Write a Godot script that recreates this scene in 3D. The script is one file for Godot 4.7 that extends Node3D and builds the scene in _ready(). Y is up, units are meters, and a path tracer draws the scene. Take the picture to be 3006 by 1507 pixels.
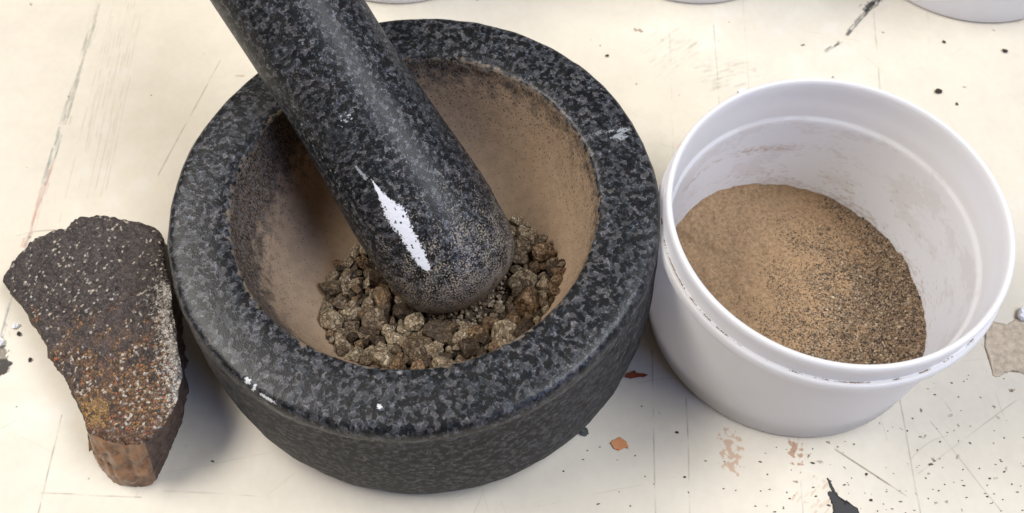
extends Node3D

var rng := RandomNumberGenerator.new()
var taken := {}
var table_image: Image
const TILE := 0.64
const TABLE_X := -0.29
const TABLE_Z := -0.35

# ---------------------------------------------------------------- nodes

func numbered(called: String) -> String:
	if not taken.has(called):
		taken[called] = 0
		return called
	taken[called] += 1
	return "%s_%03d" % [called, taken[called]]

func tag(o: Node, label: String, category: String, group := "", kind := "") -> void:
	if label: o.set_meta("label", label)
	if category: o.set_meta("category", category)
	if group: o.set_meta("group", group)
	if kind: o.set_meta("kind", kind)

func thing(called: String, label: String, category: String, at := Vector3.ZERO, group := "") -> Node3D:
	var o := Node3D.new()
	o.name = numbered(called)
	o.position = at
	add_child(o, true)
	tag(o, label, category, group)
	return o

func put(called: String, mesh: Mesh, material: Material, parent: Node = null) -> MeshInstance3D:
	var o := MeshInstance3D.new()
	o.mesh = mesh
	o.material_override = material
	if parent == null or parent == self:
		o.name = numbered(called)
		add_child(o, true)
	else:
		o.name = called
		parent.add_child(o, true)
	return o

# ---------------------------------------------------------------- shapes

func tri(st: SurfaceTool, a: Vector3, b: Vector3, c: Vector3) -> void:
	st.add_vertex(a); st.add_vertex(b); st.add_vertex(c)

# A profile of (radius, height) points from bottom to top of the outside and on into the inside, turned about y.
func lathe(profile: Array, around := 160, wobble := 0.0, noise: FastNoiseLite = null, before = null, after = null) -> ArrayMesh:
	var st := SurfaceTool.new()
	st.begin(Mesh.PRIMITIVE_TRIANGLES)
	var slopes := []
	for i in profile.size():
		var a: Vector2 = profile[i - 1] if i > 0 else before if before != null else profile[0]
		var d: Vector2 = profile[i + 1] if i < profile.size() - 1 else after if after != null else profile[-1]
		slopes.append(((profile[i] - a).normalized() + (d - profile[i]).normalized()).normalized())
	var along := [0.0]
	for i in range(1, profile.size()):
		along.append(along[i - 1] + (profile[i] - profile[i - 1]).length())
	var total: float = along[-1]
	var points := []
	for i in profile.size():
		var row := PackedVector3Array()
		for j in around + 1:
			var a := TAU * (j % around) / around
			var v := Vector3(cos(a) * profile[i].x, profile[i].y, sin(a) * profile[i].x)
			if wobble > 0.0 and noise:
				v += v.normalized() * wobble * noise.get_noise_3dv(v)
			row.append(v)
		points.append(row)
	for i in profile.size() - 1:
		for j in around:
			var q := [[i, j], [i + 1, j + 1], [i + 1, j], [i, j], [i, j + 1], [i + 1, j + 1]]
			for k in q:
				var uv := Vector2(float(k[1]) / around, along[k[0]] / total)
				st.set_uv(uv)
				st.set_uv2(uv)
				var a: float = TAU * k[1] / around
				var n: Vector2 = Vector2(slopes[k[0]].y, -slopes[k[0]].x)
				st.set_normal(Vector3(cos(a) * n.x, n.y, sin(a) * n.x))
				st.add_vertex(points[k[0]][k[1]])
	return st.commit()

# Rounds a coarse profile with a Catmull-Rom curve.
func smooth(profile: Array, steps := 5) -> Array:
	var out := []
	for i in profile.size() - 1:
		var a: Vector2 = profile[maxi(i - 1, 0)]
		var d: Vector2 = profile[mini(i + 2, profile.size() - 1)]
		for k in steps:
			out.append(profile[i].cubic_interpolate(profile[i + 1], a, d, float(k) / steps))
	out.append(profile[-1])
	return out

func box(st: SurfaceTool, lo: Vector3, hi: Vector3, scale_uv := false) -> void:
	var c := []
	for k in 8:
		c.append(Vector3(hi.x if k & 1 else lo.x, hi.y if k & 2 else lo.y, hi.z if k & 4 else lo.z))
	for f in [[2, 3, 7, 6], [0, 4, 5, 1], [4, 6, 7, 5], [1, 3, 2, 0], [5, 7, 3, 1], [0, 2, 6, 4]]:
		for k in [0, 1, 2, 0, 2, 3]:
			var v: Vector3 = c[f[k]]
			if scale_uv: st.set_uv(Vector2((v.x - TABLE_X) / TILE, (v.z - TABLE_Z) / TILE))
			st.add_vertex(v)

func ball_points(steps: int) -> Array:
	var g := (1.0 + sqrt(5.0)) / 2.0
	var v := [Vector3(-1, g, 0), Vector3(1, g, 0), Vector3(-1, -g, 0), Vector3(1, -g, 0), Vector3(0, -1, g), Vector3(0, 1, g), Vector3(0, -1, -g), Vector3(0, 1, -g), Vector3(g, 0, -1), Vector3(g, 0, 1), Vector3(-g, 0, -1), Vector3(-g, 0, 1)]
	var faces := [[0, 11, 5], [0, 5, 1], [0, 1, 7], [0, 7, 10], [0, 10, 11], [1, 5, 9], [5, 11, 4], [11, 10, 2], [10, 7, 6], [7, 1, 8], [3, 9, 4], [3, 4, 2], [3, 2, 6], [3, 6, 8], [3, 8, 9], [4, 9, 5], [2, 4, 11], [6, 2, 10], [8, 6, 7], [9, 8, 1]]
	var tris := []
	for f in faces:
		tris.append([v[f[0]].normalized(), v[f[2]].normalized(), v[f[1]].normalized()])
	for s in steps:
		var next := []
		for t in tris:
			var ab: Vector3 = (t[0] + t[1]).normalized()
			var bc: Vector3 = (t[1] + t[2]).normalized()
			var ca: Vector3 = (t[2] + t[0]).normalized()
			next.append_array([[t[0], ab, ca], [ab, t[1], bc], [ca, bc, t[2]], [ab, bc, ca]])
		tris = next
	return tris

# A broken chip: a rounded crossing of random half-spaces, of unit radius.
func chip_mesh(number: int, steps: int, sharpness: float, rough: float, squash: Vector3) -> ArrayMesh:
	var r := RandomNumberGenerator.new()
	r.seed = 900 + number
	var noise := FastNoiseLite.new()
	noise.seed = number
	noise.frequency = 2.2
	noise.fractal_octaves = 3
	var planes := []
	for k in 11:
		planes.append([Vector3(r.randfn(), r.randfn(), r.randfn()).normalized(), r.randf_range(0.6, 1.0)])
	var st := SurfaceTool.new()
	st.begin(Mesh.PRIMITIVE_TRIANGLES)
	st.set_smooth_group(-1)
	var shaped := func(d: Vector3) -> Vector3:
		var sum := 0.0001
		for p in planes:
			sum += pow(maxf(d.dot(p[0]), 0.0) / p[1], sharpness)
		var radius := minf(pow(sum, -1.0 / sharpness), 1.35)
		return d * squash * radius * (1.0 + rough * noise.get_noise_3dv(d))
	for t in ball_points(steps):
		tri(st, shaped.call(t[0]), shaped.call(t[1]), shaped.call(t[2]))
	st.generate_normals()
	return st.commit()

# ---------------------------------------------------------------- textures

func noise_bytes(type: int, frequency: float, number: int, side: int, setup := {}) -> PackedByteArray:
	var n := FastNoiseLite.new()
	n.noise_type = type
	n.frequency = frequency
	n.seed = number
	n.fractal_type = FastNoiseLite.FRACTAL_NONE
	for k in setup:
		n.set(k, setup[k])
	var im := n.get_seamless_image(side, side, false, false, 0.1, true)
	im.convert(Image.FORMAT_L8)
	return im.get_data()

func texture(side_x: int, side_y: int, format: int, bytes: PackedByteArray) -> ImageTexture:
	return ImageTexture.create_from_image(Image.create_from_data(side_x, side_y, false, format, bytes))

func srgb(l: float) -> int:
	l = clampf(l, 0.0, 1.0)
	return int(255.0 * (12.92 * l if l < 0.0031308 else 1.055 * pow(l, 1.0 / 2.4) - 0.055) + 0.5)

var byte_of := PackedByteArray()   # linear value in thousandths -> sRGB byte

func b(l: float) -> int:
	return byte_of[clampi(int(l * 1000.0), 0, 1000)]

const FBM := {"fractal_type": 1, "fractal_octaves": 4}

# Speckled dark granite: [colour, relief].
func granite(side: int, grain: float, number: int, fleck := 0.0) -> Array:
	var warp := {"cellular_jitter": 1.0, "domain_warp_enabled": true, "domain_warp_amplitude": 7.0, "domain_warp_frequency": grain * 0.8}
	var cell := noise_bytes(FastNoiseLite.TYPE_CELLULAR, grain, number, side, warp.merged({"cellular_return_type": 0}))
	var seam := noise_bytes(FastNoiseLite.TYPE_CELLULAR, grain, number, side, warp.merged({"cellular_return_type": 4}))
	var blotch := noise_bytes(FastNoiseLite.TYPE_SIMPLEX_SMOOTH, grain * 0.4, number + 1, side, FBM)
	var curl := noise_bytes(FastNoiseLite.TYPE_SIMPLEX_SMOOTH, grain * 0.7, number + 2, side, {"fractal_type": 1, "fractal_octaves": 2})
	var fine := noise_bytes(FastNoiseLite.TYPE_SIMPLEX_SMOOTH, 0.36, number + 3, side)
	var color := PackedByteArray(); color.resize(side * side * 3)
	var relief := PackedByteArray(); relief.resize(side * side)
	var spot := noise_bytes(FastNoiseLite.TYPE_SIMPLEX_SMOOTH, grain * 0.42, number + 4, side, {"fractal_type": 1, "fractal_octaves": 4, "fractal_gain": 0.6})
	for i in side * side:
		var g := cell[i] / 255.0
		# grey crystals of different tone, black ones in ragged clumps, pale threads along the seams
		var l := 0.013 + 0.046 * g * g + 0.016 * smoothstep(80.0, 180.0, blotch[i])
		var dark := smoothstep(126.0, 112.0, spot[i])
		if g < 0.16: dark = 1.0
		l = lerpf(l, 0.0065 + 0.006 * g, dark)
		var edge := seam[i]
		var vein := absf(curl[i] - 128.0)
		if edge < 44 and dark < 0.7: l += (0.105 + fleck * 0.06) * (1.0 - edge / 44.0) * smoothstep(100.0, 175.0, curl[i])
		if vein < 5.0 and blotch[i] > 118: l += (0.05 + 0.08 * fleck) * (1.0 - vein / 5.0)
		if fine[i] > 224 - int(fleck * 18.0) and dark < 0.6: l += 0.04 + 0.16 * fleck * g
		var warm := (g - 0.5) * 0.22
		color[i * 3] = b(l * (0.95 + warm))
		color[i * 3 + 1] = b(l * 1.0)
		color[i * 3 + 2] = b(l * (1.15 - warm))
		relief[i] = clampi(int(120 - dark * 46.0 + (1.0 - minf(edge, 30.0) / 30.0) * 30.0 + (fine[i] - 128) * 0.2), 0, 255)
	return [texture(side, side, Image.FORMAT_RGB8, color), texture(side, side, Image.FORMAT_L8, relief)]

func stone_material(maps: Array, per_metre: float, roughness: float, relief: float) -> StandardMaterial3D:
	var m := StandardMaterial3D.new()
	m.metallic_specular = 0.36
	m.albedo_texture = maps[0]
	m.uv1_triplanar = true
	m.uv1_triplanar_sharpness = 4.0
	m.uv1_scale = Vector3.ONE * per_metre
	m.roughness = roughness
	m.heightmap_enabled = relief > 0.0
	m.heightmap_texture = maps[1]
	m.heightmap_scale = relief
	return m

# Sheets of paint, dust and scratches in the lathe's own (angle, length) coordinates.
func cover_image(w: int, h: int) -> Image:
	return Image.create(w, h, false, Image.FORMAT_RGBA8)

func daub(im: Image, x: float, y: float, rx: float, ry: float, color: Color, number: int, ragged := 0.5, freq := 0.25) -> void:
	var n := FastNoiseLite.new()
	n.seed = number
	n.frequency = freq
	n.fractal_octaves = 3
	for j in range(int(y - ry * 1.6), int(y + ry * 1.6) + 1):
		for i in range(int(x - rx * 1.6), int(x + rx * 1.6) + 1):
			var d := Vector2((i - x) / rx, (j - y) / ry).length() + ragged * n.get_noise_2d(i, j)
			if d < 1.0:
				var px := posmod(i, im.get_width())
				var py := clampi(j, 0, im.get_height() - 1)
				var old := im.get_pixel(px, py)
				var a := color.a * clampf((1.0 - d) * 5.0, 0.0, 1.0)
				var c := old.lerp(color, a) if old.a > 0.01 else color
				c.a = maxf(old.a, a)
				im.set_pixel(px, py, c)

# ---------------------------------------------------------------- the table's marks

func pixel_of(x: float, z: float) -> Vector2:
	return Vector2(x - TABLE_X, z - TABLE_Z) / TILE * 2048.0

func ink(i: int, j: int, color: Color, a: float) -> void:
	i = posmod(i, 2048); j = posmod(j, 2048)
	table_image.set_pixel(i, j, table_image.get_pixel(i, j).lerp(color, clampf(a, 0.0, 1.0)))

func scratch(x0: float, z0: float, x1: float, z1: float, width: float, color: Color, gaps := 0.35, bend := 0.0) -> void:
	var p := pixel_of(x0, z0)
	var q := pixel_of(x1, z1)
	var n := FastNoiseLite.new()
	n.seed = rng.randi() % 9999
	n.frequency = 0.012
	var side := (q - p).orthogonal().normalized()
	var length := (q - p).length()
	var w := width / TILE * 2048.0
	for k in int(length * 1.5):
		var t := k / (length * 1.5)
		var c := p.lerp(q, t) + side * (n.get_noise_1d(k * 0.4) * 1.2 + bend * sin(t * PI) * length)
		var strength := clampf(0.75 + n.get_noise_1d(k + 500.0) * 1.4 - gaps, 0.0, 1.0)
		var reach := ceili(w / 2.0 + 1.0)
		for i in range(-reach, reach + 1):
			for j in range(-reach, reach + 1):
				var at := Vector2(floorf(c.x) + i, floorf(c.y) + j)
				var d := at.distance_to(c)
				var a := clampf(w / 2.0 + 0.5 - d, 0.0, 1.0) * color.a * strength
				if a > 0.01: ink(int(at.x), int(at.y), color, a * 0.5)

# A stain with a torn outline and holes.
func stain(x: float, z: float, rx: float, rz: float, color: Color, ragged := 0.6, freq := 0.05, turn := 0.0, soft := 4.0) -> void:
	var n := FastNoiseLite.new()
	n.seed = rng.randi() % 9999
	n.frequency = freq
	n.fractal_octaves = 4
	var c := pixel_of(x, z)
	var r := Vector2(rx, rz) / TILE * 2048.0
	var reach := maxf(r.x, r.y) * 1.7
	for j in range(int(c.y - reach), int(c.y + reach) + 1):
		for i in range(int(c.x - reach), int(c.x + reach) + 1):
			var v := (Vector2(i, j) - c).rotated(-turn)
			var d := Vector2(v.x / r.x, v.y / r.y).length() + ragged * n.get_noise_2d(i, j) * 1.6
			if d < 1.0: ink(i, j, color, color.a * clampf((1.0 - d) * soft, 0.0, 1.0))

# Many short streaks lying along a smear.
func smear(x0: float, z0: float, x1: float, z1: float, spread: float, count: int, color: Color, width := 0.0006) -> void:
	for k in count:
		var t := rng.randf()
		var u := minf(t + rng.randf_range(0.06, 0.3), 1.0)
		var off := rng.randfn() * spread
		var side := Vector2(z1 - z0, x0 - x1).normalized() * off
		var c := color
		c.a *= rng.randf_range(0.3, 1.0)
		scratch(lerpf(x0, x1, t) + side.x, lerpf(z0, z1, t) + side.y, lerpf(x0, x1, u) + side.x, lerpf(z0, z1, u) + side.y, width * rng.randf_range(0.5, 1.6), c, 0.2)

func paint_table() -> void:
	var side := 1024
	var wide := noise_bytes(FastNoiseLite.TYPE_SIMPLEX_SMOOTH, 0.004, 21, side, FBM)
	var mid := noise_bytes(FastNoiseLite.TYPE_SIMPLEX_SMOOTH, 0.03, 22, side, FBM)
	var dirt := noise_bytes(FastNoiseLite.TYPE_SIMPLEX_SMOOTH, 0.12, 23, side, FBM)
	var bytes := PackedByteArray(); bytes.resize(side * side * 3)
	for i in side * side:
		var l := 1.0 + (wide[i] - 128) * 0.00035 + (mid[i] - 128) * 0.0003 + (dirt[i] - 128) * 0.00022
		var worn := smoothstep(150.0, 220.0, mid[i] * 0.5 + wide[i] * 0.5)
		bytes[i * 3] = b(0.640 * l)
		bytes[i * 3 + 1] = b((0.588 + 0.012 * worn) * l)
		bytes[i * 3 + 2] = b((0.492 + 0.035 * worn) * l)
	table_image = Image.create_from_data(side, side, false, Image.FORMAT_RGB8, bytes)
	table_image.resize(2048, 2048, Image.INTERPOLATE_CUBIC)
	var grey := Color(0.42, 0.39, 0.34, 0.55)
	var faint := Color(0.55, 0.50, 0.44, 0.5)
	var black := Color(0.09, 0.085, 0.09, 0.95)
	# long rubbed lines at the left
	smear(-0.1793, -0.175, -0.1796, -0.09, 0.0011, 60, Color(0.56, 0.55, 0.51, 0.26), 0.0007)
	smear(-0.1796, -0.10, -0.1810, -0.055, 0.0007, 30, Color(0.45, 0.48, 0.48, 0.4), 0.0006)
	smear(-0.1800, -0.072, -0.1806, -0.022, 0.0008, 40, Color(0.72, 0.54, 0.50, 0.3), 0.0007)
	smear(-0.1804, -0.03, -0.1803, 0.03, 0.0009, 35, Color(0.46, 0.49, 0.49, 0.4), 0.0006)
	for k in 12:
		var x := -0.172 + 0.0016 * k
		scratch(x, -0.18 + rng.randf() * 0.03, x + 0.003, -0.03 - rng.randf() * 0.06, 0.0005, Color(0.60, 0.57, 0.50, 0.28), 0.3)
	scratch(-0.187, -0.028, -0.168, -0.031, 0.0006, faint, 0.2, 0.05)
	stain(-0.1803, -0.0275, 0.0008, 0.0008, grey, 0.3)
	# knife lines
	scratch(0.1165, -0.145, 0.1105, -0.055, 0.00034, grey, 0.45)
	scratch(0.1395, -0.15, 0.1340, -0.06, 0.00040, grey, 0.3)
	scratch(0.1580, -0.18, 0.1517, -0.105, 0.00030, faint, 0.35)
	scratch(0.2250, -0.17, 0.2142, -0.095, 0.00040, grey, 0.3)
	scratch(0.0931, 0.0300, 0.0882, 0.105, 0.00045, grey, 0.25)
	scratch(0.1056, 0.0450, 0.1014, 0.105, 0.00045, grey, 0.25)
	scratch(0.1913, 0.0480, 0.1890, 0.105, 0.00045, grey, 0.25)
	scratch(0.1479, 0.0680, 0.1440, 0.105, 0.00040, grey, 0.3)
	scratch(0.1615, 0.0733, 0.1868, 0.0931, 0.00055, Color(0.42, 0.34, 0.26, 0.8), 0.2)
	scratch(0.1921, 0.0831, 0.2440, 0.0500, 0.00040, faint, 0.2)
	scratch(0.2015, 0.0623, 0.2200, 0.098, 0.00045, faint, 0.2)
	scratch(0.2294, 0.0405, 0.2315, 0.0626, 0.00035, faint, 0.3)
	scratch(0.2066, 0.0480, 0.2110, 0.0585, 0.00050, grey, 0.2)
	scratch(0.0440, 0.0945, 0.0980, 0.0837, 0.00030, faint, 0.3)
	scratch(-0.1466, 0.0560, -0.1465, 0.105, 0.00055, Color(0.45, 0.42, 0.38, 0.7), 0.25)
	scratch(-0.1475, 0.0874, -0.1080, 0.0896, 0.00045, grey, 0.25)
	scratch(-0.1100, 0.0870, -0.1123, 0.100, 0.00070, grey, 0.2)
	scratch(-0.1010, 0.0800, -0.0600, 0.0720, 0.00030, faint, 0.3)
	scratch(-0.1000, 0.0870, -0.0550, 0.0900, 0.00035, faint, 0.3)
	scratch(-0.1100, -0.13, -0.1290, -0.06, 0.00060, faint, 0.3)
	scratch(-0.1010, -0.1195, -0.0965, -0.1192, 0.00110, Color(0.66, 0.56, 0.44, 0.7), 0.1)
	for k in 60:
		var p := Vector2(rng.randf_range(0.08, 0.30), rng.randf_range(-0.17, 0.11))
		var q := p + Vector2.from_angle(rng.randf() * TAU) * rng.randf_range(0.005, 0.04)
		scratch(p.x, p.y, q.x, q.y, rng.randf_range(0.0002, 0.0004), Color(0.58, 0.53, 0.45, rng.randf_range(0.15, 0.4)), 0.4, rng.randf_range(-0.08, 0.08))
	for k in 25:
		var p := Vector2(rng.randf_range(-0.2, 0.08), rng.randf_range(0.05, 0.11))
		var q := p + Vector2.from_angle(rng.randf() * TAU) * rng.randf_range(0.004, 0.02)
		scratch(p.x, p.y, q.x, q.y, 0.0003, Color(0.55, 0.50, 0.42, rng.randf_range(0.2, 0.45)), 0.4)
	# rubbed pencil and red crayon behind the tub
	smear(0.1129, -0.0721, 0.1339, -0.0918, 0.0005, 26, Color(0.82, 0.50, 0.44, 0.28), 0.0006)
	smear(0.1339, -0.0918, 0.1490, -0.103, 0.0006, 14, Color(0.82, 0.55, 0.48, 0.2), 0.0006)
	smear(0.1290, -0.1120, 0.1571, -0.1213, 0.0040, 60, Color(0.62, 0.59, 0.53, 0.10), 0.0012)
	smear(0.1000, -0.1180, 0.1286, -0.1400, 0.0060, 50, Color(0.66, 0.63, 0.55, 0.08), 0.0012)
	# black smear that runs out from under the tub behind
	smear(0.2290, -0.1690, 0.2185, -0.1585, 0.0011, 90, Color(0.12, 0.12, 0.12, 0.75), 0.0006)
	smear(0.2230, -0.1620, 0.2060, -0.1420, 0.0006, 40, Color(0.22, 0.22, 0.22, 0.5), 0.0006)
	smear(0.2040, -0.1390, 0.1920, -0.1300, 0.0005, 26, Color(0.35, 0.34, 0.32, 0.45), 0.0006)
	# black and brown blots
	stain(-0.1770, 0.0352, 0.0045, 0.0036, Color(0.13, 0.11, 0.09, 0.95), 0.5, 0.06)
	stain(-0.1785, 0.0290, 0.0030, 0.0040, Color(0.30, 0.27, 0.23, 0.6), 0.9, 0.12)
	smear(-0.182, 0.015, -0.176, 0.030, 0.002, 16, Color(0.35, 0.33, 0.30, 0.4), 0.0005)
	stain(0.1204, 0.0740, 0.0030, 0.0065, Color(0.66, 0.46, 0.33, 0.42), 1.25, 0.10)
	stain(0.1458, 0.0735, 0.0024, 0.0038, Color(0.58, 0.40, 0.28, 0.6), 1.1, 0.10)
	stain(0.0972, -0.1119, 0.0005, 0.0005, grey)
	stain(0.2970, -0.1640, 0.0110, 0.0160, Color(0.62, 0.47, 0.35, 0.5), 0.5, 0.02, 0.4, 1.6)
	stain(0.1003, -0.1467, 0.0024, 0.0013, Color(0.55, 0.48, 0.40, 0.8), 0.8, 0.1, 0.2)
	smear(0.1450, 0.0980, 0.1560, 0.0860, 0.004, 34, Color(0.70, 0.55, 0.42, 0.35), 0.0006)
	for k in 80:
		var x := rng.randf_range(0.14, 0.29)
		var z := rng.randf_range(0.045, 0.11)
		if rng.randf() < 0.35: x = rng.randf_range(-0.22, 0.29); z = rng.randf_range(-0.18, 0.11)
		var r := rng.randf_range(0.0002, 0.0006)
		stain(x, z, r * rng.randf_range(1.0, 2.6), r, Color(0.36, 0.28, 0.20, rng.randf_range(0.3, 0.85)), 0.8, 0.3, rng.randf() * PI)
	# roughly scuffed ground round the bare patch
	smear(0.2320, 0.0180, 0.2330, 0.0420, 0.0008, 20, Color(0.25, 0.22, 0.19, 0.7), 0.0004)

# ---------------------------------------------------------------- the scene

func _ready() -> void:
	rng.seed = 20240
	for k in 1001: byte_of.append(srgb(k / 1000.0))

	# camera: a phone held over the near edge of the bench
	var camera := Camera3D.new()
	camera.name = "camera"
	add_child(camera)
	var pitch := 1.0590
	var roll := -0.0097
	var forward := Vector3(0, -sin(pitch), -cos(pitch))
	var up := Vector3(0, cos(pitch), -sin(pitch))
	var right := Vector3.RIGHT
	camera.transform = Transform3D(Basis(right * cos(roll) + up * sin(roll), up * cos(roll) - right * sin(roll), -forward), Vector3(0.0353, 0.3526, 0.1831))
	var lens := CameraAttributesPhysical.new()
	lens.frustum_focal_length = 42.96
	lens.frustum_focus_distance = 0.335
	lens.frustum_near = 0.02
	lens.frustum_far = 50.0
	lens.exposure_aperture = 22.0
	camera.attributes = lens
	camera.fov = 31.21
	camera.near = 0.02
	camera.far = 50.0
	camera.current = true

	# light: the even pale walls of the room all round, two ceiling panels and a window on the near right
	var around := WorldEnvironment.new()
	around.name = "surroundings"
	var env := Environment.new()
	env.background_mode = Environment.BG_COLOR
	env.background_color = Color(0.66, 0.58, 0.51)
	env.background_energy_multiplier = 0.17
	env.tonemap_mode = Environment.TONE_MAPPER_LINEAR
	env.tonemap_exposure = 1.3
	env.sdfgi_enabled = true
	env.ssao_enabled = true
	env.ssil_enabled = true
	around.environment = env
	add_child(around)
	panel("ceiling_panel_light", Vector3(-0.95, 1.45, -0.25), Vector3(0.02, 0, 0), Vector2(1.2, 0.6), Color(1.0, 0.98, 0.95), 2.5)
	panel("ceiling_panel_light", Vector3(0.85, 1.45, 0.10), Vector3(0.02, 0, 0), Vector2(1.0, 0.5), Color(0.97, 0.985, 1.0), 1.85)
	panel("window_light", Vector3(1.00, 0.95, 0.95), Vector3(0.0, 0.05, 0), Vector2(0.4, 0.5), Color(0.58, 0.71, 1.0), 0.42)

	build_table()
	build_mortar()
	build_pestle()
	build_stone()
	build_tubs()
	build_powder()
	build_chips()
	build_crumbs()

func panel(called: String, at: Vector3, towards: Vector3, size: Vector2, color: Color, energy: float) -> void:
	var l := AreaLight3D.new()
	l.name = numbered(called)
	l.area_size = size
	l.light_color = color
	l.light_energy = energy
	l.area_range = 8.0
	l.area_attenuation = 2.0
	l.shadow_enabled = true
	add_child(l)
	l.look_at_from_position(at, towards, Vector3.UP if absf((towards - at).normalized().y) < 0.99 else Vector3.FORWARD)

func build_table() -> void:
	paint_table()
	var st := SurfaceTool.new()
	st.begin(Mesh.PRIMITIVE_TRIANGLES)
	st.set_smooth_group(-1)
	box(st, Vector3(-1.0, -0.03, -0.9), Vector3(1.0, 0.0, 0.35), true)
	st.generate_normals()
	var m := StandardMaterial3D.new()
	m.albedo_texture = ImageTexture.create_from_image(table_image)
	m.roughness = 0.5
	m.metallic_specular = 0.4
	m.heightmap_enabled = true
	m.heightmap_texture = m.albedo_texture
	m.heightmap_scale = 0.02
	var o := put("bench_top", st.commit(), m)
	tag(o, "cream laminate bench top with scratches, stains and black smears", "bench top", "", "structure")
	# the bare patch where the laminate has come away
	var bare := StandardMaterial3D.new()
	bare.albedo_texture = texture(256, 256, Image.FORMAT_RGB8, toned(256, Color(0.50, 0.415, 0.315), 0.26, 0.05, 31))
	bare.uv1_triplanar = true
	bare.uv1_scale = Vector3.ONE * 20.0
	bare.roughness = 0.8
	var outline := PackedVector2Array([Vector2(0.2365, 0.0172), Vector2(0.2400, 0.0200), Vector2(0.2440, 0.0205), Vector2(0.2480, 0.0180), Vector2(0.2535, 0.0150), Vector2(0.2700, 0.0180), Vector2(0.2720, 0.0400), Vector2(0.2550, 0.0440), Vector2(0.2444, 0.0424), Vector2(0.2405, 0.0408), Vector2(0.2373, 0.0420), Vector2(0.2345, 0.0436), Vector2(0.2318, 0.0430), Vector2(0.2324, 0.0352), Vector2(0.2316, 0.0310), Vector2(0.2331, 0.0262), Vector2(0.2345, 0.0215)])
	put("bare_patch", flake(outline, 0.00035, 5, 0.0006, 0.0), bare, o)
	var tar := StandardMaterial3D.new()
	tar.albedo_color = Color(0.10, 0.09, 0.10)
	tar.roughness = 0.55
	var blot := PackedVector2Array([Vector2(0.1562, 0.1050), Vector2(0.1560, 0.0990), Vector2(0.1572, 0.0955), Vector2(0.1562, 0.0930), Vector2(0.1560, 0.0905), Vector2(0.1572, 0.0896), Vector2(0.1590, 0.0908), Vector2(0.1604, 0.0930), Vector2(0.1612, 0.0952), Vector2(0.1622, 0.0936), Vector2(0.1645, 0.0955), Vector2(0.1668, 0.0990), Vector2(0.1680, 0.1050)])
	put("black_blot", flake(blot, 0.0003, 7, 0.0013, 0.0), tar, o)
	var tail := PackedVector2Array([Vector2(0.1564, 0.0850), Vector2(0.1568, 0.0848), Vector2(0.1583, 0.0895), Vector2(0.1574, 0.0900)])
	put("black_blot_tail", flake(tail, 0.0003, 8, 0.0004, 0.0), tar, o)

func toned(side: int, base: Color, swing: float, freq: float, number: int) -> PackedByteArray:
	var n := noise_bytes(FastNoiseLite.TYPE_SIMPLEX_SMOOTH, freq, number, side, FBM)
	var g := noise_bytes(FastNoiseLite.TYPE_SIMPLEX_SMOOTH, 0.3, number + 1, side)
	var out := PackedByteArray(); out.resize(side * side * 3)
	for i in side * side:
		var l := 1.0 + swing * (n[i] - 128) / 128.0 + swing * 0.6 * (g[i] - 128) / 128.0
		out[i * 3] = b(base.r * l); out[i * 3 + 1] = b(base.g * l); out[i * 3 + 2] = b(base.b * l)
	return out

# A thin scrap with a ragged outline in the plane of the table.
func flake(outline: PackedVector2Array, thick: float, number: int, ragged: float, curl: float, lift := 0.0) -> ArrayMesh:
	var r := RandomNumberGenerator.new()
	r.seed = number
	var fine := PackedVector2Array()
	for i in outline.size():
		var a := outline[i]
		var c := outline[(i + 1) % outline.size()]
		var steps := maxi(2, int(a.distance_to(c) / 0.0006))
		for k in steps:
			fine.append(a.lerp(c, float(k) / steps) + Vector2(r.randfn(), r.randfn()) * ragged * 0.25)
	var middle := Vector2.ZERO
	for p in fine: middle += p
	middle /= fine.size()
	var st := SurfaceTool.new()
	st.begin(Mesh.PRIMITIVE_TRIANGLES)
	st.set_smooth_group(-1)
	var height := func(p: Vector2) -> float: return lift + curl * p.distance_squared_to(middle) * 1000.0
	var idx := Geometry2D.triangulate_polygon(fine)
	for k in range(0, idx.size(), 3):
		var q := []
		for j in 3:
			var p := fine[idx[k + j]]
			q.append(Vector3(p.x, thick + height.call(p), p.y))
		if (q[1] - q[0]).cross(q[2] - q[0]).y > 0: tri(st, q[0], q[2], q[1])
		else: tri(st, q[0], q[1], q[2])
	for k in fine.size():
		var p := fine[k]
		var q := fine[(k + 1) % fine.size()]
		var out_p := p + (p - middle).normalized() * thick * 0.8
		var out_q := q + (q - middle).normalized() * thick * 0.8
		var base := 0.0 if lift == 0.0 else lift
		var a := Vector3(p.x, thick + height.call(p), p.y); var c := Vector3(q.x, thick + height.call(q), q.y)
		var d := Vector3(out_p.x, base + height.call(p) - lift, out_p.y); var e := Vector3(out_q.x, base + height.call(q) - lift, out_q.y)
		tri(st, a, d, c); tri(st, c, d, e)
	st.generate_normals()
	return st.commit()

var stone_maps := []

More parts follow.
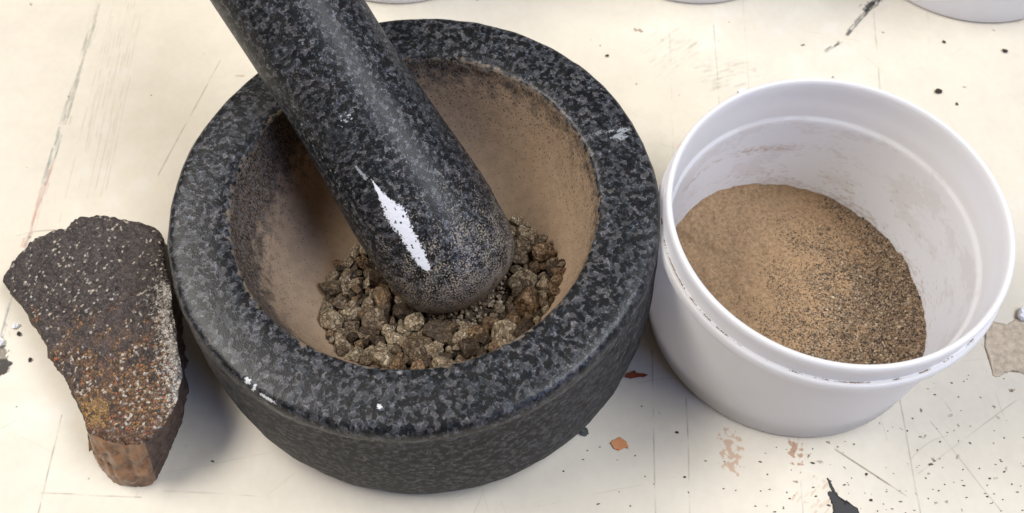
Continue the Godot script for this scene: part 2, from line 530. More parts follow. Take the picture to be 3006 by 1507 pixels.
func build_mortar() -> void:
	stone_maps = granite(768, 0.102, 41, 0.25)
	var o := thing("mortar", "big dark speckled granite mortar holding the pestle and crushed rock chips", "mortar")
	var wobble := FastNoiseLite.new()
	wobble.frequency = 60.0
	wobble.seed = 3
	var outer := [Vector2(0.0, 0.0006), Vector2(0.070, 0.0006), Vector2(0.0850, 0.0006), Vector2(0.0888, 0.0020), Vector2(0.0908, 0.0058), Vector2(0.0919, 0.0120), Vector2(0.0925, 0.0210), Vector2(0.0924, 0.0310), Vector2(0.0920, 0.0410), Vector2(0.0913, 0.0500), Vector2(0.0906, 0.0580), Vector2(0.0901, 0.0650)]
	var wall_material := stone_material(stone_maps, 7.3, 0.62, 0.02)
	put("outer_wall", lathe(smooth(outer, 4), 200, 0.0006, wobble, null, Vector2(0.09005, 0.0656)), wall_material, o)
	var rim := [Vector2(0.0901, 0.0650), Vector2(0.0898, 0.0675), Vector2(0.0891, 0.0695), Vector2(0.0878, 0.0710), Vector2(0.0855, 0.0717), Vector2(0.0820, 0.0720), Vector2(0.0770, 0.0721), Vector2(0.0720, 0.0720), Vector2(0.0690, 0.0716), Vector2(0.0676, 0.0711), Vector2(0.0668, 0.0702)]
	var rim_material := stone_material(stone_maps, 7.3, 0.36, 0.016)
	# white paint rubbed on the rim
	var marks := cover_image(2048, 96)
	var white := Color(0.82, 0.83, 0.84, 0.9)
	var at := func(deg: float, r: float) -> Vector2:
		return Vector2(fposmod(deg, TAU) / TAU * 2048.0, clampf((0.0945 - r) / 0.0277, 0.0, 1.0) * 96.0)
	var p: Vector2 = at.call(-0.345, 0.0816)
	for k in 9:
		daub(marks, p.x - 10 + k * 2.6, p.y + rng.randf_range(-9, 9), 2.4, rng.randf_range(5, 9), Color(0.6, 0.62, 0.64, 0.75), 60 + k, 1.3, 0.4)
	p = at.call(-0.39, 0.0745); daub(marks, p.x, p.y, 5, 7, Color(0.5, 0.51, 0.52, 0.6), 71, 0.8)
	p = at.call(2.20, 0.0879); daub(marks, p.x, p.y, 5, 4, white, 72, 0.9, 0.4)
	p = at.call(2.165, 0.0885); daub(marks, p.x, p.y, 3, 5, white, 73, 0.9, 0.4)
	p = at.call(2.10, 0.0893); daub(marks, p.x, p.y, 14, 2.5, white, 74, 0.5, 0.3)
	p = at.call(1.6655, 0.0811); daub(marks, p.x, p.y, 4, 3, white, 75, 0.8, 0.4)
	p = at.call(1.60, 0.0690); daub(marks, p.x, p.y, 5, 3, Color(0.6, 0.6, 0.6, 0.6), 76, 0.8, 0.4)
	# pale bruised line along the inner edge, broken
	var edge := FastNoiseLite.new()
	edge.frequency = 0.06
	for i in 2048:
		for j in range(74, 96):
			var v := edge.get_noise_2d(i * 0.9, j * 1.6) + 0.7 * edge.get_noise_1d(i * 0.12) + (j - 91) * 0.10
			if v > 0.12: marks.set_pixel(i, j, Color(0.50, 0.45, 0.39, clampf(v * 1.3, 0.0, 0.75)))
	rim_material.detail_enabled = true
	rim_material.detail_uv_layer = BaseMaterial3D.DETAIL_UV_2
	rim_material.detail_albedo = ImageTexture.create_from_image(marks)
	put("rim", lathe(smooth(rim, 4), 200, 0.0006, wobble, Vector2(0.0902, 0.0640), Vector2(0.0666, 0.0696)), rim_material, o)
	var bowl := [Vector2(0.0668, 0.0702), Vector2(0.0663, 0.0685), Vector2(0.0658, 0.0650), Vector2(0.0645, 0.0600), Vector2(0.0625, 0.0530), Vector2(0.0592, 0.0440), Vector2(0.0540, 0.0350), Vector2(0.0460, 0.0272), Vector2(0.0350, 0.0218), Vector2(0.0200, 0.0186), Vector2(0.0, 0.0178)]
	var inner_material := stone_material(stone_maps, 7.3, 0.75, 0.02)
	inner_material.detail_enabled = true
	inner_material.detail_uv_layer = BaseMaterial3D.DETAIL_UV_2
	inner_material.detail_albedo = dusted()
	put("bowl", lathe(smooth(bowl, 5), 200, 0.0006, wobble, Vector2(0.0671, 0.0707)), inner_material, o)

# Rock dust ground into the bowl: a full coat low down, thinning to streaks and specks towards the edge.
func dusted() -> ImageTexture:
	var w := 1024
	var grain := noise_bytes(FastNoiseLite.TYPE_SIMPLEX_SMOOTH, 0.09, 81, w, FBM)
	var patch := noise_bytes(FastNoiseLite.TYPE_SIMPLEX_SMOOTH, 0.014, 82, w, FBM)
	var speck := noise_bytes(FastNoiseLite.TYPE_SIMPLEX_SMOOTH, 0.10, 83, w, {"fractal_type": 1, "fractal_octaves": 2})
	var out := PackedByteArray(); out.resize(w * w * 4)
	for j in w:
		var v := float(j) / w
		for i in w:
			var u := float(i) / w
			var k := j * w + i
			# the sheet is four times as long as it is high
			var at := j * w + (i * 4) % w
			var g := (grain[at] - 128) / 128.0 * 0.5 + (grain[(j / 3) * w + (i * 7) % w] - 128) / 128.0 * 0.6
			var q := (patch[at] - 128) / 128.0
			var left := 0.5 + 0.5 * cos(TAU * (u - 0.53))
			var line := -0.03 + 0.22 * left * left
			var cover := (v - line) * 6.0 + 0.25 + q * 0.5 + g * 0.55
			var a := maxf(clampf(cover, 0.0, 1.0), clampf(0.26 + g * 0.9, 0.0, 0.5))
			# pits that the dust has not filled, drawn out down the wall
			var pit := speck[(j / 2 % w) * w + (i * 5) % w]
			if pit > 172 + 90.0 * v: a *= 0.2
			var l := 1.0 + q * 0.12 + g * 0.12
			out[k * 4] = b(0.330 * l); out[k * 4 + 1] = b(0.236 * l); out[k * 4 + 2] = b(0.160 * l)
			out[k * 4 + 3] = int(a * 248.0)
	return texture(w, w, Image.FORMAT_RGBA8, out)

const TIP := Vector3(0.0127, 0.0450, 0.0111)
const AXIS := Vector3(-0.5157, 0.5444, -0.6616)

func build_pestle() -> void:
	var o := thing("pestle", "thick dark granite pestle with a white paint splash, leaning in the mortar", "pestle", TIP)
	var x := AXIS.cross(Vector3.UP).normalized()
	o.basis = Basis(x, AXIS.normalized(), x.cross(AXIS).normalized())
	var profile := [Vector2(0.0, -0.0185), Vector2(0.0050, -0.0183), Vector2(0.0100, -0.0172), Vector2(0.0160, -0.0146), Vector2(0.0205, -0.0110), Vector2(0.0236, -0.0060), Vector2(0.0253, 0.0005), Vector2(0.0262, 0.0090), Vector2(0.0265, 0.0200), Vector2(0.0261, 0.0320), Vector2(0.0250, 0.0480), Vector2(0.0241, 0.0650), Vector2(0.0237, 0.0800), Vector2(0.0237, 0.1000), Vector2(0.0239, 0.1300), Vector2(0.0238, 0.1500), Vector2(0.0225, 0.1600), Vector2(0.0190, 0.1665), Vector2(0.0120, 0.1695), Vector2(0.0, 0.1700)]
	var wobble := FastNoiseLite.new()
	wobble.frequency = 90.0
	var marks := cover_image(1024, 1280)
	var length := 0.0
	var fine := smooth(profile, 5)
	var lengths := [0.0]
	for i in range(1, fine.size()):
		length += (fine[i] - fine[i - 1]).length()
		lengths.append(length)
	var row_of := func(s: float) -> float:
		for i in range(1, fine.size()):
			if fine[i].y >= s: return lerpf(lengths[i - 1], lengths[i], clampf((s - fine[i - 1].y) / maxf(fine[i].y - fine[i - 1].y, 1e-6), 0, 1)) / length * 1280.0
		return 1280.0
	# rock dust caught on the rubbed tip, thinning upwards in specks
	var grain := noise_bytes(FastNoiseLite.TYPE_SIMPLEX_SMOOTH, 0.17, 91, 1024, FBM)
	var patch := noise_bytes(FastNoiseLite.TYPE_SIMPLEX_SMOOTH, 0.02, 92, 1024, FBM)
	var reach: int = int(row_of.call(0.034))
	for j in reach:
		for i in 1024:
			var g: int = grain[(j % 1024) * 1024 + i]
			var t := float(j) / reach
			var q: float = (patch[(j % 1024) * 1024 + i] - 128) / 128.0
			var a := clampf(1.05 - t * 1.7 + (g - 128) / 100.0 + q * 0.6, 0.0, 0.74)
			if a > 0.03:
				var l := 0.62 + g / 360.0
				marks.set_pixel(i, j, Color(0.555 * l, 0.515 * l, 0.465 * l, a))
	# the splash of white paint: a ragged drip, widest in the upper middle
	var white := Color(0.86, 0.87, 0.90, 1.0)
	var drip := [[2.19, 0.0392, 3.0], [2.19, 0.0370, 6.0], [2.185, 0.0340, 11.0], [2.175, 0.0310, 18.0], [2.165, 0.0282, 25.0], [2.16, 0.0255, 27.0], [2.16, 0.0228, 23.0], [2.165, 0.0200, 19.0], [2.175, 0.0170, 19.0], [2.185, 0.0140, 18.0], [2.195, 0.0110, 18.0], [2.20, 0.0085, 16.0], [2.205, 0.0060, 11.0], [2.26, 0.0440, 5.0], [2.28, 0.0460, 4.0], [2.29, 0.0478, 3.0]]
	for k in drip.size():
		daub(marks, drip[k][0] / TAU * 1024.0, row_of.call(drip[k][1]), drip[k][2], 15.0 if k < 13 else 8.0, white if k < 13 else Color(0.62, 0.63, 0.65, 0.8), 100 + k, 0.45 if k < 13 else 0.9, 0.16)
	for k in 14:
		daub(marks, (2.17 + rng.randfn() * 0.05) / TAU * 1024.0, row_of.call(rng.randf_range(0.008, 0.036)), rng.randf_range(1.0, 2.5), rng.randf_range(1.5, 4.0), Color(0.12, 0.12, 0.13, 0.95), 130 + k, 0.7, 0.5)
	for k in 16:
		daub(marks, (2.75 + rng.randfn() * 0.12) / TAU * 1024.0, row_of.call(0.055 + rng.randfn() * 0.01), rng.randf_range(1.5, 5.0), rng.randf_range(1.0, 3.0), Color(0.6, 0.62, 0.63, 0.6), 160 + k, 0.8, 0.5)
	for k in 10:
		daub(marks, (2.05 + rng.randfn() * 0.06) / TAU * 1024.0, row_of.call(0.064 + rng.randfn() * 0.002), rng.randf_range(1.5, 4.0), rng.randf_range(1.0, 2.5), Color(0.75, 0.77, 0.80, 0.7), 190 + k, 0.8, 0.5)
	var m := stone_material(granite(768, 0.118, 47, 0.9), 7.5, 0.40, 0.020)
	m.detail_enabled = true
	m.detail_uv_layer = BaseMaterial3D.DETAIL_UV_2
	m.detail_albedo = ImageTexture.create_from_image(marks)
	put("shaft", lathe(fine, 144, 0.0004, wobble), m, o)

# ---------------------------------------------------------------- the stone at the left

func build_stone() -> void:
	var o := thing("broken_stone", "brown wedge of broken granular rock with white crust beside the mortar", "stone", Vector3(-0.125, 0, 0.03))
	var top := [[-0.1379, 0.026, -0.0240], [-0.1233, 0.027, -0.0197], [-0.1098, 0.028, -0.0155], [-0.1060, 0.030, -0.0007], [-0.1003, 0.031, 0.0144], [-0.0952, 0.032, 0.0288], [-0.0895, 0.032, 0.0487], [-0.0884, 0.031, 0.0640], [-0.0949, 0.030, 0.0724], [-0.1007, 0.029, 0.0780], [-0.1120, 0.027, 0.0761], [-0.1230, 0.025, 0.0727], [-0.1259, 0.024, 0.0658], [-0.1354, 0.023, 0.0510], [-0.1468, 0.022, 0.0372], [-0.1528, 0.021, 0.0282], [-0.1622, 0.019, 0.0183], [-0.1754, 0.014, 0.0051], [-0.1796, 0.013, 0.0004], [-0.1743, 0.016, -0.0074], [-0.1685, 0.019, -0.0134], [-0.1616, 0.021, -0.0160], [-0.1529, 0.023, -0.0182], [-0.1462, 0.025, -0.0222]]
	var foot := [[-0.140, -0.018], [-0.125, -0.014], [-0.114, -0.010], [-0.111, 0.002], [-0.106, 0.016], [-0.102, 0.030], [-0.098, 0.047], [-0.0975, 0.060], [-0.1005, 0.0725], [-0.1040, 0.0858], [-0.1190, 0.0850], [-0.1288, 0.0752], [-0.1320, 0.0640], [-0.1390, 0.0510], [-0.1490, 0.0380], [-0.1550, 0.0290], [-0.1640, 0.0190], [-0.1750, 0.0060], [-0.1770, 0.0010], [-0.1720, -0.0050], [-0.1660, -0.0100], [-0.1600, -0.0120], [-0.1520, -0.0140], [-0.1470, -0.0170]]
	var n := top.size()
	var around := 360
	var rings := 64
	var sides := 26
	var coarse := FastNoiseLite.new(); coarse.seed = 5; coarse.frequency = 110.0; coarse.fractal_octaves = 3
	var fine := FastNoiseLite.new(); fine.seed = 6; fine.frequency = 420.0; fine.fractal_octaves = 3
	var jag := FastNoiseLite.new(); jag.seed = 7; jag.frequency = 260.0
	var centre := Vector3(-0.127, 0.0275, 0.030)
	var rows := []
	var tops := []
	var feet := []
	var where := []
	for j in around:
		var f := float(j) / around * n
		var i := int(f)
		var t := f - i
		var a: Array = top[i]; var c: Array = top[(i + 1) % n]
		var v := Vector3(lerpf(a[0], c[0], t), lerpf(a[1], c[1], t), lerpf(a[2], c[2], t))
		v += (v - centre).normalized() * (jag.get_noise_3dv(v) * 0.0016 + coarse.get_noise_3dv(v * 0.6) * 0.0022)
		tops.append(v)
		var d: Array = foot[i]; var e: Array = foot[(i + 1) % n]
		feet.append(Vector3(lerpf(d[0], e[0], t), 0.0, lerpf(d[1], e[1], t)))
		where.append(f)
	for list in [tops, feet]:
		var kept: Array = list.duplicate()
		for j in around:
			var sum := Vector3.ZERO
			for d in range(-5, 6): sum += kept[(j + d + around) % around]
			list[j] = sum / 11.0 * 0.75 + kept[j] * 0.25
	for k in rings:
		var row := PackedVector3Array()
		var t := float(k + 1) / rings
		t = 1.0 - pow(1.0 - t, 1.15)
		for j in around:
			var v: Vector3 = centre.lerp(tops[j], t)
			var edge := clampf((1.0 - t) * 12.0, 0.0, 1.0)
			v.y += edge * coarse.get_noise_3dv(v) * 0.0014 + fine.get_noise_3dv(v) * 0.0005 - (1.0 - edge) * (1.0 - edge) * 0.0016 * (1.0 + 1.2 * coarse.get_noise_3dv(v * 2.0))
			row.append(v)
		rows.append(row)
	for k in range(1, sides + 1):
		var row := PackedVector3Array()
		var t := float(k) / sides
		for j in around:
			var broken: bool = where[j] > 8.7 and where[j] < 11.4
			var v: Vector3 = (tops[j] as Vector3).lerp(feet[j], t)
			v.y -= 0.0016 * (1.0 - t)
			var away := Vector3(v.x - centre.x, 0, v.z - centre.z).normalized()
			var belly := sin(t * PI)
			v += away * (belly * (0.0016 if broken else 0.001) + coarse.get_noise_3dv(v) * (0.0045 if broken else 0.0030) * belly + fine.get_noise_3dv(v) * (0.0006 if broken else 0.0007))
			v.y = maxf(v.y, 0.0003)
			row.append(v)
		rows.append(row)
	# smooth normals over the whole skin
	var total := rows.size()
	var facing := 1.0
	if (rows[5][1] - rows[5][around - 1]).cross(rows[6][0] - rows[4][0]).y < 0.0: facing = -1.0
	var normals := []
	for k in total:
		var row := PackedVector3Array()
		for j in around:
			var along: Vector3 = rows[mini(k + 1, total - 1)][j] - rows[maxi(k - 1, 0)][j]
			var across: Vector3 = rows[k][(j + 1) % around] - rows[k][(j + around - 1) % around]
			row.append(across.cross(along).normalized() * facing)
		normals.append(row)
	var shells := {}
	for called in ["weathered_face", "rough_side", "broken_end"]:
		shells[called] = SurfaceTool.new()
		shells[called].begin(Mesh.PRIMITIVE_TRIANGLES)
	var origin := Vector3(-0.125, 0, 0.03)
	var place := func(st: SurfaceTool, k: int, j: int) -> void:
		var v: Vector3 = rows[k][j % around]
		st.set_normal(normals[k][j % around])
		st.set_uv(Vector2((v.x + 0.185) / 0.12, (v.z + 0.03) / 0.12))
		st.add_vertex(v - origin)
	for j in around:
		var st: SurfaceTool = shells.weathered_face
		st.set_normal(Vector3.UP); st.set_uv(Vector2((centre.x + 0.185) / 0.12, (centre.z + 0.03) / 0.12)); st.add_vertex(centre - origin)
		place.call(st, 0, j); place.call(st, 0, j + 1)
	for k in total - 1:
		for j in around:
			var broken: bool = where[j] > 8.75 and where[j] < 11.3
			var st: SurfaceTool = shells.weathered_face if k < rings - 1 else shells.broken_end if broken else shells.rough_side
			for q in [[k, j], [k + 1, j], [k + 1, j + 1], [k, j], [k + 1, j + 1], [k, j + 1]]:
				place.call(st, q[0], q[1])
	var maps := stone_skin()
	var face := StandardMaterial3D.new()
	face.albedo_texture = maps[0]
	face.roughness = 0.72
	face.heightmap_enabled = true
	face.heightmap_texture = maps[1]
	face.heightmap_scale = 0.06
	put("weathered_face", shells.weathered_face.commit(), face, o)
	var side := StandardMaterial3D.new()
	side.albedo_texture = texture(512, 512, Image.FORMAT_RGB8, toned(512, Color(0.085, 0.056, 0.042), 0.8, 0.04, 53))
	side.uv1_triplanar = true
	side.uv1_scale = Vector3.ONE * 16.0
	side.roughness = 0.75
	put("rough_side", shells.rough_side.commit(), side, o)
	var broken_material := StandardMaterial3D.new()
	broken_material.albedo_texture = texture(512, 512, Image.FORMAT_RGB8, toned(512, Color(0.235, 0.128, 0.070), 0.75, 0.016, 57))
	broken_material.uv1_triplanar = true
	broken_material.uv1_scale = Vector3.ONE * 20.0
	broken_material.roughness = 0.30
	var end := put("broken_end", shells.broken_end.commit(), broken_material, o)
	end.set_meta("label", "fresh smooth brown broken end of the stone")

# The weathered face: grains in a dark purple-brown ground, ochre and orange towards the broken end, white crust down the right.
func stone_skin() -> Array:
	var s := 1024
	var grain := noise_bytes(FastNoiseLite.TYPE_CELLULAR, 0.105, 61, s, {"cellular_return_type": 0, "cellular_jitter": 1.0})
	var gaps := noise_bytes(FastNoiseLite.TYPE_CELLULAR, 0.105, 61, s, {"cellular_return_type": 4, "cellular_jitter": 1.0})
	var pick := noise_bytes(FastNoiseLite.TYPE_CELLULAR, 0.13, 62, s, {"cellular_return_type": 0, "cellular_jitter": 1.0})
	var cloud := noise_bytes(FastNoiseLite.TYPE_SIMPLEX_SMOOTH, 0.012, 63, s, FBM)
	var crust := noise_bytes(FastNoiseLite.TYPE_SIMPLEX_SMOOTH, 0.05, 64, s, FBM)
	var fine := noise_bytes(FastNoiseLite.TYPE_SIMPLEX_SMOOTH, 0.2, 65, s)
	var color := PackedByteArray(); color.resize(s * s * 3)
	var relief := PackedByteArray(); relief.resize(s * s)
	for j in s:
		var z := float(j) / s * 0.12 - 0.03
		for i in s:
			var k := j * s + i
			var x := float(i) / s * 0.12 - 0.185
			# how far along towards the broken end, and how near the right-hand edge
			var low := smoothstep(0.018, 0.066, z + (cloud[k] - 128) * 0.00022)
			var edge_x := -0.108 + (z + 0.015) * 0.27
			var white := clampf(1.0 - (edge_x - x) / 0.017, 0.0, 1.0) * smoothstep(0.0, 0.018, z)
			var g := grain[k] / 255.0
			var h := pick[k] / 255.0
			var c := Vector3(0.060, 0.046, 0.043).lerp(Vector3(0.115, 0.062, 0.036), low) * (0.40 + 1.15 * g)
			if g > 0.95 - 0.10 * low: c = Vector3(0.40, 0.34, 0.28) * (0.4 + 0.9 * h)
			elif h > 0.975: c = Vector3(0.40, 0.37, 0.34) * (0.5 + 0.7 * g)
			elif low > 0.35 and h > 0.86 - 0.14 * low and g < 0.7: c = Vector3(0.30, 0.165, 0.065) * (0.6 + 0.6 * g)
			elif low > 0.5 and h < 0.035: c = Vector3(0.36, 0.10, 0.035)
			if crust[k] / 255.0 + fine[k] / 520.0 < white * 1.02 + 0.02: c = c.lerp(Vector3(0.62, 0.575, 0.52) * (0.45 + 0.65 * h), 0.9)
			var yellow := smoothstep(0.056, 0.064, z) * (1.0 - smoothstep(0.068, 0.071, z)) * smoothstep(-0.112, -0.120, x)
			if yellow > 0.3 and g > 0.3: c = c.lerp(Vector3(0.33, 0.19, 0.06) * (0.5 + 0.7 * h), yellow * 0.85)
			if z > 0.070 - (x + 0.125) * -0.1: c = c.lerp(Vector3(0.10, 0.048, 0.030) * (0.7 + 0.6 * h), 0.6)
			if gaps[k] < 34: c *= 0.42
			c *= 0.82 + fine[k] / 700.0
			color[k * 3] = b(c.x); color[k * 3 + 1] = b(c.y); color[k * 3 + 2] = b(c.z)
			relief[k] = clampi(int(gaps[k] * 0.55 + g * 70.0 + fine[k] * 0.12), 0, 255)
	return [texture(s, s, Image.FORMAT_RGB8, color), texture(s, s, Image.FORMAT_L8, relief)]

# ---------------------------------------------------------------- tubs

const TUB := Vector3(0.1509, 0.0, 0.0108)

func build_tubs() -> void:
	var plastic := StandardMaterial3D.new()
	plastic.albedo_color = Color(0.962, 0.960, 0.958)
	plastic.roughness = 0.38
	plastic.metallic_specular = 0.45
	plastic.backlight_enabled = true
	plastic.backlight = Color(0.9, 0.9, 0.92)
	var inside := plastic.duplicate() as StandardMaterial3D
	inside.detail_enabled = true
	inside.detail_uv_layer = BaseMaterial3D.DETAIL_UV_2
	inside.detail_albedo = tub_dust()
	var o := thing("plastic_tub", "white open plastic tub half full of ground tan powder, right of the mortar", "tub", TUB, "white plastic tubs")
	var wall := [Vector2(0.0, 0.0012), Vector2(0.0540, 0.0012), Vector2(0.0556, 0.0003), Vector2(0.0572, 0.0004), Vector2(0.0580, 0.0014), Vector2(0.0583, 0.0030), Vector2(0.0588, 0.0250), Vector2(0.0595, 0.0560), Vector2(0.0597, 0.0612)]
	put("wall", lathe(wall, 160, 0.0, null, null, Vector2(0.0600, 0.0614)), plastic, o)
	var flange := [Vector2(0.0597, 0.0612), Vector2(0.0612, 0.0616), Vector2(0.0621, 0.0619), Vector2(0.0626, 0.0624), Vector2(0.0628, 0.0634), Vector2(0.0628, 0.0656), Vector2(0.0625, 0.0667), Vector2(0.0620, 0.0671), Vector2(0.0616, 0.0670), Vector2(0.0609, 0.0666), Vector2(0.0605, 0.0668)]
	put("flange", lathe(flange, 160), plastic, o)
	var lip := [Vector2(0.0605, 0.0668), Vector2(0.0602, 0.0690), Vector2(0.0602, 0.0720), Vector2(0.0606, 0.0738), Vector2(0.0608, 0.0752), Vector2(0.0606, 0.0765), Vector2(0.0600, 0.0772), Vector2(0.0592, 0.0773), Vector2(0.0586, 0.0768), Vector2(0.0583, 0.0755), Vector2(0.0581, 0.0720), Vector2(0.0578, 0.0580), Vector2(0.0577, 0.0568)]
	put("lip", lathe(lip, 160, 0.0, null, null, Vector2(0.0576, 0.0564)), plastic, o)
	var inner := [Vector2(0.0577, 0.0568), Vector2(0.0574, 0.0561), Vector2(0.0568, 0.0557), Vector2(0.0565, 0.0550), Vector2(0.0564, 0.0530), Vector2(0.0562, 0.0400), Vector2(0.0559, 0.0200), Vector2(0.0556, 0.0080), Vector2(0.0545, 0.0045), Vector2(0.0520, 0.0034), Vector2(0.0, 0.0030)]
	put("inner_wall", lathe(inner, 160), inside, o)
	# moulding nib on the lip
	var st := SurfaceTool.new()
	st.begin(Mesh.PRIMITIVE_TRIANGLES); st.set_smooth_group(-1)
	box(st, Vector3(-0.0014, -0.0012, -0.0006), Vector3(0.0014, 0.0007, 0.0009))
	st.generate_normals()
	var nib := put("nib", st.commit(), plastic, o)
	nib.position = Vector3(cos(-2.03) * 0.0609, 0.0762, sin(-2.03) * 0.0609)
	nib.rotation.y = 2.03 + PI / 2
	var places := [Vector3(-0.0229, 0, -0.2239), Vector3(0.1357, 0, -0.2218), Vector3(0.2822, 0, -0.2065)]
	var said := ["white tub behind the mortar, its foot showing beside the pestle", "white tub at the back edge, barely showing between the other two tubs", "white tub at the back whose foot covers the black smear"]
	for k in 3:
		var c := o.duplicate() as Node3D
		c.name = numbered("plastic_tub")
		add_child(c, true)
		c.position = places[k]
		c.rotation.y = 0.7 * k
		c.set_meta("label", said[k])
		(c.get_node("inner_wall") as MeshInstance3D).material_override = plastic
	# rock dust packed in the groove between lip and flange
	var mm := MultiMesh.new()
	mm.transform_format = MultiMesh.TRANSFORM_3D
	mm.use_colors = true
	mm.mesh = chip_mesh(300, 0, 6.0, 0.2, Vector3.ONE)
	var spots := []
	var n := FastNoiseLite.new(); n.seed = 12; n.frequency = 0.9; n.fractal_octaves = 4
	while spots.size() < 1100:
		var a := rng.randf_range(0.5, 3.3)
		if n.get_noise_1d(a * 8.0) + rng.randf() * 0.25 + (0.18 if a > 2.3 and a < 3.0 else 0.0) < 0.2: continue
		spots.append(a)
	mm.instance_count = spots.size()
	for k in spots.size():
		var a: float = spots[k]
		var r := 0.0609 + rng.randfn() * 0.00018
		var s := rng.randf_range(0.00007, 0.00019)
		mm.set_instance_transform(k, Transform3D(Basis.from_euler(Vector3(rng.randf() * 6, rng.randf() * 6, 0)).scaled(Vector3(s * 1.6, s * 0.7, s)), Vector3(cos(a) * r, 0.0667, sin(a) * r)))
		mm.set_instance_color(k, Color(0.26, 0.18, 0.12) * rng.randf_range(0.5, 1.5))
	var mi := MultiMeshInstance3D.new()
	mi.name = "packed_dust"
	mi.multimesh = mm
	mi.material_override = tinted(0.9)
	mi.set_meta("kind", "stuff")
	o.add_child(mi, true)

func tinted(roughness: float) -> StandardMaterial3D:
	var m := StandardMaterial3D.new()
	m.vertex_color_use_as_albedo = true
	m.roughness = roughness
	return m

# Thin tan dust clinging to the inside of the tub: an old level line at the back left and scuffs.
func tub_dust() -> ImageTexture:
	var w := 1024
	var h := 512
	var grain := noise_bytes(FastNoiseLite.TYPE_SIMPLEX_SMOOTH, 0.09, 101, w, FBM)
	var patch := noise_bytes(FastNoiseLite.TYPE_SIMPLEX_SMOOTH, 0.012, 102, w, FBM)
	var out := PackedByteArray(); out.resize(w * h * 4)
	for j in h:
		var v := float(j) / h        # 0 at the ridge, 0.46 where wall meets floor
		for i in w:
			var u := float(i) / w
			var k := j * w + i
			var g := (grain[k] - 128) / 128.0
			var q := (patch[k] - 128) / 128.0
			var angle := fposmod(u * TAU, TAU) - TAU    # -TAU..0, back is -PI/2
			var a := 0.16 * smoothstep(0.0, 0.5, q + g * 0.5)
			var across := clampf(1.0 - absf(angle + 1.95) / 0.95, 0.0, 1.0)
			var line := 0.165 + 0.016 * sin(angle * 3.0) + 0.02 * q
			a += across * 0.75 * clampf(1.0 - absf(v - line) / 0.028, 0.0, 1.0) * smoothstep(-0.5, 0.5, g + q * 0.6)
			a += 0.30 * smoothstep(0.50, 0.75, g + 0.3 * q) * smoothstep(0.12, 0.25, v)
			a += 0.26 * smoothstep(-0.1, 0.6, g + 0.4 * q + (v - 0.42) * 4.0) * smoothstep(0.24, 0.34, v)
			out[k * 4] = b(0.52); out[k * 4 + 1] = b(0.40); out[k * 4 + 2] = b(0.30)
			out[k * 4 + 3] = int(clampf(a, 0.0, 1.0) * 255.0)
	return texture(w, h, Image.FORMAT_RGBA8, out)

# ---------------------------------------------------------------- powder in the tub

func powder_edge(a: float) -> float:
	var known := [[-180, 0.0060], [-148, 0.0078], [-139, 0.0118], [-124, 0.0138], [-109, 0.0130], [-90, 0.0106], [-68, 0.0090], [-52, 0.0075], [-37, 0.0073], [-22, 0.0075], [-6, 0.0068], [10, 0.0084], [22, 0.0116], [29, 0.0136], [60, 0.0150], [120, 0.0130], [180, 0.0060]]
	var deg := rad_to_deg(wrapf(a, -PI, PI))
	for k in known.size() - 1:
		if deg <= known[k + 1][0]:
			return lerpf(known[k][1], known[k + 1][1], smoothstep(0.0, 1.0, (deg - known[k][0]) / float(known[k + 1][0] - known[k][0])))
	return 0.006

func powder_height(x: float, z: float, n: FastNoiseLite) -> float:
	var t := clampf(Vector2(x, z).length() / 0.0556, 0.0, 1.0)
	var h := lerpf(0.0145, powder_edge(atan2(z, x)) + 0.0012 * n.get_noise_2d(x * 2.2 + 3.0, z * 2.2), t * t)
	return h + 0.0016 * n.get_noise_2d(x, z) * (1.0 - t * t * t)

